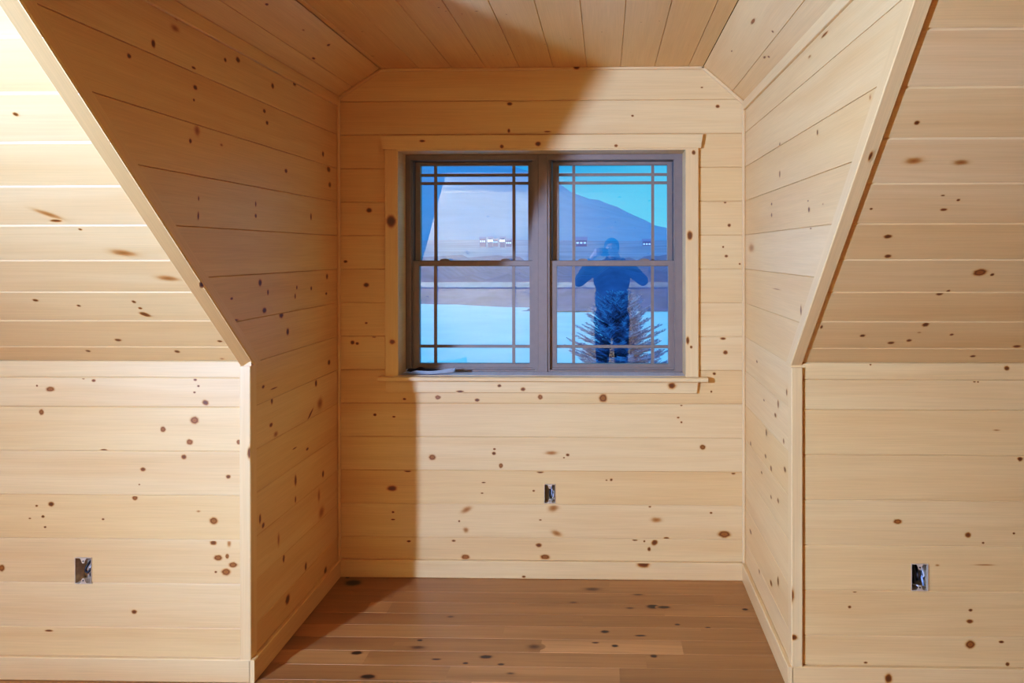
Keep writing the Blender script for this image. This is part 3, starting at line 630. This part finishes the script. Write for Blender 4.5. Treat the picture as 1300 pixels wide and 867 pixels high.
me.from_pydata(V_, [], Fc); me.materials.append(HILL)
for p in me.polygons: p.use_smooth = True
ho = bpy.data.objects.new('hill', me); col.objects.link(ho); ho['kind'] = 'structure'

# lit houses across the valley
HW = simple('house wall', (80, 110, 170), .8, var=.1); HRF = simple('snowy roof', (110, 140, 195), .8, var=.05)
LIT = simple('lit window', (210, 240, 255), .5, emit=(190, 240, 255), es=9)
DIM = simple('faintly lit window', (150, 190, 240), .5, emit=(150, 205, 255), es=1.0)
def house(px, py, Y, w, lit, label, rot=0):
    b = at(px, py, Y); zb = -1.2+(Y-140)*.0225+.8*math.sin(b.x*.02+Y*.013)-.3
    root = empty('house', (b.x, Y, zb)); root.rotation_euler.z = rot; tag(root, label, 'house', 'lit houses across the valley')
    H = (b.z-zb)*1.0; H = max(2.6, H); d = w*.7
    pb = PB(); box(pb, -w/2, w/2, -d/2, d/2, 0, H, .02); pb.build('wall', HW, root)
    pb = PB(); stick(pb, (Vector((0, 0, H)), X_, Y_, Z_), -w/2-.4, w/2+.4, [(-d/2-.4, -.1), (d/2+.4, -.1), (0, d*.45)]); pb.build('roof', HRF, root)
    for i in range(3):
        x = -w*.33+i*w*.33
        for z in (H-1.5,):
            pb = PB(); box(pb, x-w*.11, x+w*.11, -d/2-.05, -d/2+.05, z-.4, z+.5, .02); pb.build('window', lit, root)
house(613, 303, 420, 3.0, DIM, 'small faintly lit house at the end of the row across the valley')
house(622.5, 302, 400, 2.4, LIT, 'brightly lit house near the middle of the row across the valley', .1)
house(629, 304, 440, 2.6, DIM, 'faintly lit house between two bright houses across the valley')
house(638, 302, 405, 2.4, LIT, 'brightly lit house nearest the grille bar in the valley', -.1)
house(646, 305, 430, 3.0, DIM, 'dim house half behind the window grille bar across the valley')
house(738, 305, 430, 6.0, DIM, 'pale house across the valley beside the reflected head')
house(821, 311, 430, 4.5, DIM, 'pale lone house across the valley under the falling hill line')

# fir tree below the window
def fir(loc, H, R0):
    root = empty('fir_tree', loc); tag(root, 'bushy young fir tree dusted with snow below the window', 'tree')
    pb = PB(); n = 10
    for i in range(n):
        a, b = 2*math.pi*i/n, 2*math.pi*(i+1)/n
        pb.face([(.07*math.cos(a), .07*math.sin(a), 0), (.07*math.cos(b), .07*math.sin(b), 0), (.008*math.cos(b), .008*math.sin(b), H*.97), (.008*math.cos(a), .008*math.sin(a), H*.97)])
    pb.build('trunk', simple('fir bark', (70, 56, 50), .9, var=.3), root)
    R = random.Random(5); pb = PB()
    nb = 330
    for i in range(nb):
        t = (i+.5)/nb; z = H*(.05+.93*t); L = R0*(1-t)**.42*(.72+.45*R.random()); az = i*2.39996+R.random()*.4
        el = -.15+.75*t+.25*R.random()
        d = Vector((math.cos(az)*math.cos(el), math.sin(az)*math.cos(el), math.sin(el))); side = Vector((-math.sin(az), math.cos(az), 0)); upv = d.cross(side)
        if upv.z < 0: upv = -upv
        o = Vector((0, 0, z)); m = max(5, int(L*13))
        for s in range(m):
            f = (s+.6)/m; c = o+d*L*f-Vector((0, 0, .10*L*f*(1-f))); l = (.30*L*(1-f)**.7+.06)
            for q_ in (1, -1):
                dd = (d*.8+side*q_*.75+upv*R.uniform(-.1, .25)).normalized()
                e = c+dd*l; wv = d*.022+upv*.006
                mi = 1 if R.random() < .42 else 0
                pb.face([c-wv, c+wv, e+wv*.3, e-wv*.3], mi=mi)
                pb.face([c-upv*.018, c+upv*.018, e+upv*.004, e-upv*.004], mi=mi)
        e = o+d*(L+.05); pb.face([o-side*.012, o+side*.012, e], mi=0)
    pb.build('foliage', [simple('fir needles', (150, 146, 178), .8, var=.3, scale=8), simple('snow on needles', (170, 180, 215), .8, var=.1, scale=8)], root)
ft = at(786, 377, 21)
fir((ft.x, 21, GZ+.05), ft.z-GZ, 1.75)

# ------------------------------------------------------------------ the photographer, seen mirrored in the panes
def capsule(bm, pts, rad, seg=14):
    for (p, q), (a, b) in zip(zip(pts[:-1], pts[1:]), zip(rad[:-1], rad[1:])):
        p, q = Vector(p), Vector(q); d = q-p; L = d.length
        if L < 1e-6: continue
        bmesh.ops.create_cone(bm, cap_ends=True, segments=seg, radius1=a, radius2=b, depth=L, matrix=Matrix.Translation((p+q)/2) @ d.to_track_quat('Z', 'Y').to_matrix().to_4x4())
    for p, r in zip(pts, rad):
        bmesh.ops.create_uvsphere(bm, u_segments=seg, v_segments=8, radius=r, matrix=Matrix.Translation(Vector(p)))
def ell(bm, c, r, rot=(0, 0, 0)):
    from mathutils import Euler
    bmesh.ops.create_uvsphere(bm, u_segments=20, v_segments=14, radius=1, matrix=Matrix.Translation(Vector(c)) @ Euler(rot).to_matrix().to_4x4() @ Matrix.Diagonal((*r, 1)))
def fused(name, bm, vox, mat, parent, smooth=2):
    me = bpy.data.meshes.new(name); bm.to_mesh(me); bm.free()
    t = bpy.data.objects.new(name, me); col.objects.link(t)
    m = t.modifiers.new('r', 'REMESH'); m.mode = 'VOXEL'; m.voxel_size = vox; m.use_smooth_shade = True
    s = t.modifiers.new('s', 'SMOOTH'); s.iterations = smooth; s.factor = .5
    dg = bpy.context.evaluated_depsgraph_get(); r = bpy.data.meshes.new_from_object(t.evaluated_get(dg))
    col.objects.unlink(t); bpy.data.objects.remove(t)
    r.name = name; r.materials.clear(); r.materials.append(mat)
    for p in r.polygons: p.use_smooth = True
    o = bpy.data.objects.new(name, r); col.objects.link(o); o.parent = parent; return o
SKIN = simple('skin', (205, 150, 120), .55, var=.06); JACK = simple('dark navy jacket', (24, 27, 38), .85, var=.2, scale=14)
JEAN = simple('dark blue jeans', (26, 31, 52), .9, var=.2, scale=20); BOOT = simple('brown boots', (60, 44, 34), .6, var=.2)
HAIR = simple('dark hair', (30, 24, 22), .7, var=.3, scale=60); EYEW = simple('eye', (235, 235, 232), .2); IRIS = simple('iris', (40, 30, 26), .2)
LIP = simple('lips', (170, 96, 88), .5); PHONE = simple('black phone', (14, 14, 16), .25); LENSM = simple('lens glass', (8, 8, 12), .08)
PX, PY = .07, -.33
per = empty('person', (PX, PY, 0)); tag(per, 'person in dark jacket and jeans holding up a phone, mirrored in the window', 'person')
hip = .088
legs = {s: [(s*hip, 0, .90), (s*.10, .012, .50), (s*.115, -.02, .085)] for s in (1, -1)}
EL = {1: (.325, .13, 1.30), -1: (-.345, .13, 1.29)}
WR = {1: (.115-PX+.022, .235, 1.535), -1: (-.115-PX-.022, .235, 1.535)}
SH = {s: (s*.185, -.005, 1.425) for s in (1, -1)}
PHY = -.030-PY                                    # phone plane in the body's own frame
def hand(bm, s):
    w = Vector(WR[s]); px = s*.078-PX             # phone edge is at s*.074
    palm = Vector((px+s*.022, PHY-.022, 1.585))
    capsule(bm, [w, (w+palm)/2, palm], [.026, .030, .026], 12)
    ell(bm, palm, (.020, .020, .040), (0, s*.25, 0))
    for i, (zz, L, r) in enumerate(((1.628, .072, .0085), (1.606, .078, .0088), (1.584, .074, .0085), (1.563, .060, .0076))):
        k0 = palm+Vector((s*.004, .004, zz-palm.z)); k1 = Vector((px+s*.012, PHY+.012, zz+.002)); k2 = Vector((px-s*(L-.046), PHY+.0185, zz)); k3 = Vector((px-s*(L-.026), PHY+.0165, zz-.002))
        capsule(bm, [k0, k1, k2, k3], [r*1.1, r, r*.93, r*.8], 10)
    capsule(bm, [palm+Vector((0, -.006, -.022)), (px+s*.008, PHY-.026, 1.580), (px-s*.012, PHY-.022, 1.592), (px-s*.030, PHY-.018, 1.600)], [.013, .0115, .0100, .0085], 10)
bm = bmesh.new()
for s in (1, -1):
    capsule(bm, legs[s], [.078, .052, .036]); capsule(bm, [(s*.115, -.03, .05), (s*.125, .12, .03)], [.036, .026])
    capsule(bm, [SH[s], EL[s], WR[s]], [.048, .038, .027]); hand(bm, s)
ell(bm, (0, 0, .98), (.155, .105, .13)); ell(bm, (0, .0, 1.12), (.135, .098, .16)); ell(bm, (0, 0, 1.30), (.165, .112, .17)); capsule(bm, [SH[1], (0, -.01, 1.44), SH[-1]], [.052, .07, .052])
capsule(bm, [(0, -.01, 1.43), (0, .012, 1.53)], [.058, .053])
HC = Vector((.0, .035, 1.633))                     # head: skull, face wedge, jaw, nose, ears
ell(bm, HC+Vector((0, -.012, .018)), (.074, .092, .090)); ell(bm, HC+Vector((0, .020, -.035)), (.060, .070, .078)); ell(bm, HC+Vector((0, .048, -.080)), (.036, .036, .030))
capsule(bm, [HC+Vector((0, .086, .012)), HC+Vector((0, .106, -.026))], [.008, .0135]); ell(bm, HC+Vector((0, .098, -.030)), (.018, .012, .010))
for s in (1, -1):
    ell(bm, HC+Vector((s*.074, -.008, -.012)), (.008, .018, .030), (.15, 0, 0)); ell(bm, HC+Vector((s*.032, .076, .020)), (.024, .010, .006)); ell(bm, HC+Vector((s*.040, .062, -.030)), (.022, .020, .020))
ell(bm, HC+Vector((0, .086, -.052)), (.022, .008, .006))
body = fused('body', bm, .0052, SKIN, per, 2)
for s in (1, -1):
    b2 = bmesh.new(); ell(b2, HC+Vector((s*.030, .076, .004)), (.0125, .0125, .0095)); me = bpy.data.meshes.new('eye'); b2.to_mesh(me); b2.free(); me.materials.append(EYEW)
    e = bpy.data.objects.new('eye', me); col.objects.link(e); e.parent = per
    b2 = bmesh.new(); ell(b2, HC+Vector((s*.030, .0866, .004)), (.0055, .003, .0055)); me = bpy.data.meshes.new('iris'); b2.to_mesh(me); b2.free(); me.materials.append(IRIS)
    ii = bpy.data.objects.new('iris', me); col.objects.link(ii); ii.parent = e
b2 = bmesh.new(); ell(b2, HC+Vector((0, .0925, -.0505)), (.021, .005, .0032)); ell(b2, HC+Vector((0, .092, -.056)), (.018, .005, .0034)); fused('lips', b2, .0015, LIP, per, 1)
bm = bmesh.new()
ell(bm, HC+Vector((0, -.022, .030)), (.083, .094, .090)); ell(bm, HC+Vector((0, -.050, -.020)), (.076, .062, .070)); ell(bm, HC+Vector((0, .040, .082)), (.060, .045, .026))
for s in (1, -1): ell(bm, HC+Vector((s*.070, .006, .022)), (.012, .026, .034))
fused('hair', bm, .006, HAIR, per, 3)
bm = bmesh.new()                                    # jacket: torso, hem and sleeves to the wrist, stand-up collar
ell(bm, (0, .002, 1.30), (.195, .142, .19)); ell(bm, (0, .004, 1.14), (.178, .132, .20))
for t in range(7): 
    z = 1.02+.03*t; ell(bm, (0, .003, z), (.182-.002*t, .134, .035))
capsule(bm, [SH[1], (0, -.01, 1.44), SH[-1]], [.074, .085, .074])
for s in (1, -1):
    w = Vector(EL[s]).lerp(Vector(WR[s]), .86); capsule(bm, [SH[s], Vector(SH[s]).lerp(Vector(EL[s]), .5), EL[s], Vector(EL[s]).lerp(Vector(WR[s]), .5), w], [.076, .066, .058, .050, .042])
capsule(bm, [(0, -.012, 1.46), (0, .002, 1.515)], [.080, .072])
fused('jacket', bm, .009, JACK, per, 3)
bm = bmesh.new()
for s in (1, -1):
    l = legs[s]; capsule(bm, [l[0], Vector(l[0]).lerp(Vector(l[1]), .5), l[1], Vector(l[1]).lerp(Vector(l[2]), .5), (l[2][0], l[2][1], .11)], [.104, .090, .072, .066, .062])
ell(bm, (0, 0, .96), (.172, .124, .12))
fused('jeans', bm, .009, JEAN, per, 3)
for s in (1, -1):
    bm = bmesh.new(); ell(bm, (s*.118, .055, .040), (.050, .125, .036)); capsule(bm, [(s*.115, -.03, .05), (s*.115, -.022, .13)], [.052, .056]); ell(bm, (s*.12, .10, .045), (.050, .070, .042))
    bmesh.ops.delete(bm, geom=[], context='VERTS')
    o = fused('boot', bm, .006, BOOT, per, 2)
    for v in o.data.vertices: v.co.z = max(v.co.z, .002)
# phone held sideways, lens just behind the viewpoint
ph = empty('phone', (0, -.030, CAMH)); tag(ph, 'black phone held sideways in both hands before the face', 'phone')
pb = PB(); stick(pb, (Vector((0, 0, 0)), Y_, X_, Z_), -.004, .004, [(-.070, -.037), (-.066, -.039), (.066, -.039), (.070, -.037), (.074, -.033), (.074, .033), (.070, .037), (.066, .039), (-.066, .039), (-.070, .037), (-.074, .033), (-.074, -.033)])
pb.build('phone_body', PHONE, ph, weld=True)
pb = PB(); box(pb, -.070, .070, -.0052, -.0044, -.035, .035, .0003); pb.build('screen', simple('lit screen', (60, 70, 90), .2, emit=(150, 140, 120), es=.4), ph)
for dx, dz in ((0, 0), (.0, .018), (0, -.018)):
    b2 = bmesh.new(); bmesh.ops.create_cone(b2, cap_ends=True, segments=20, radius1=.0075, radius2=.007, depth=.003, matrix=Matrix.Translation((dx, .0055, dz)) @ Matrix.Rotation(-math.pi/2, 4, 'X'))
    me = bpy.data.meshes.new('lens'); b2.to_mesh(me); b2.free(); me.materials.append(LENSM); o = bpy.data.objects.new('lens', me); col.objects.link(o); o.parent = ph

# ------------------------------------------------------------------ light
def lamp(name, loc, P, rgb, r):
    l = bpy.data.lights.new(name, 'POINT'); l.energy = P; l.color = rgb; l.shadow_soft_size = r
    o = bpy.data.objects.new(name, l); col.objects.link(o); o.location = loc; return o
def spot(name, loc, aim, P, rgb, ang):
    l = bpy.data.lights.new(name, 'SPOT'); l.energy = P; l.color = rgb; l.shadow_soft_size = .06; l.spot_size = math.radians(ang); l.spot_blend = 1
    o = bpy.data.objects.new(name, l); col.objects.link(o); o.location = loc; o.rotation_euler = Vector(aim).to_track_quat('-Z', 'Y').to_euler()
LP = (-2.50, 0.0, 1.76)
spot('work_lamp', LP, (.45, 1, -.22), 236, (.64, 1.04, 2.22), 168)
spot('added_right_beam', LP, (.89, .454, -.06), 530, (.69, 1.06, 2.05), 122)  # extra beam added at the lamp to even out the falloff rightward
spot('added_back_spot', (-2.1, .05, 1.80), (1.1, -2, -.25), 800, (.72, 1.02, 1.7), 114)  # added spot, brightens the mirrored opposite wall and lifts the bounce

# dusk sky
w = bpy.data.worlds.new('dusk'); sc.world = w; w.use_nodes = True; t = w.node_tree; t.nodes.clear()
tc = t.nodes.new('ShaderNodeTexCoord'); sp_ = t.nodes.new('ShaderNodeSeparateXYZ'); t.links.new(tc.outputs['Generated'], sp_.inputs[0])
ma = t.nodes.new('ShaderNodeMath'); ma.operation = 'MULTIPLY_ADD'; ma.inputs[1].default_value = -.35; t.links.new(sp_.outputs[0], ma.inputs[0]); t.links.new(sp_.outputs[2], ma.inputs[2])
cr_ = t.nodes.new('ShaderNodeValToRGB'); t.links.new(ma.outputs[0], cr_.inputs[0])
els = [(0.0, (.09, .68, 1.08)), (.07, (.07, .62, 1.05)), (.14, (.010, .38, .90)), (.35, (.09, .55, 1.15)), (1, (.17, .85, 1.6))]
while len(cr_.color_ramp.elements) < len(els): cr_.color_ramp.elements.new(.5)
for e, (p, c) in zip(cr_.color_ramp.elements, els): e.position = p; e.color = c+(1,)
bg = t.nodes.new('ShaderNodeBackground'); bg.inputs[1].default_value = 1.0; t.links.new(cr_.outputs[0], bg.inputs[0])
wo = t.nodes.new('ShaderNodeOutputWorld'); t.links.new(bg.outputs[0], wo.inputs[0])

sc.view_settings.view_transform = 'Standard'; sc.view_settings.look = 'None'; sc.view_settings.exposure = 0; sc.view_settings.gamma = 1
sc.view_settings.use_curve_mapping = True          # a photographer's grade: a little more contrast in the dark tones
cm = sc.view_settings.curve_mapping; cv = cm.curves[3]
for x, y in ((.05, .036), (.12, .112), (.25, .260), (.6, .640)): cv.points.new(x, y)
cm.update()
sc.cycles.max_bounces = 14; sc.cycles.diffuse_bounces = 8; sc.cycles.transparent_max_bounces = 16; sc.cycles.glossy_bounces = 5
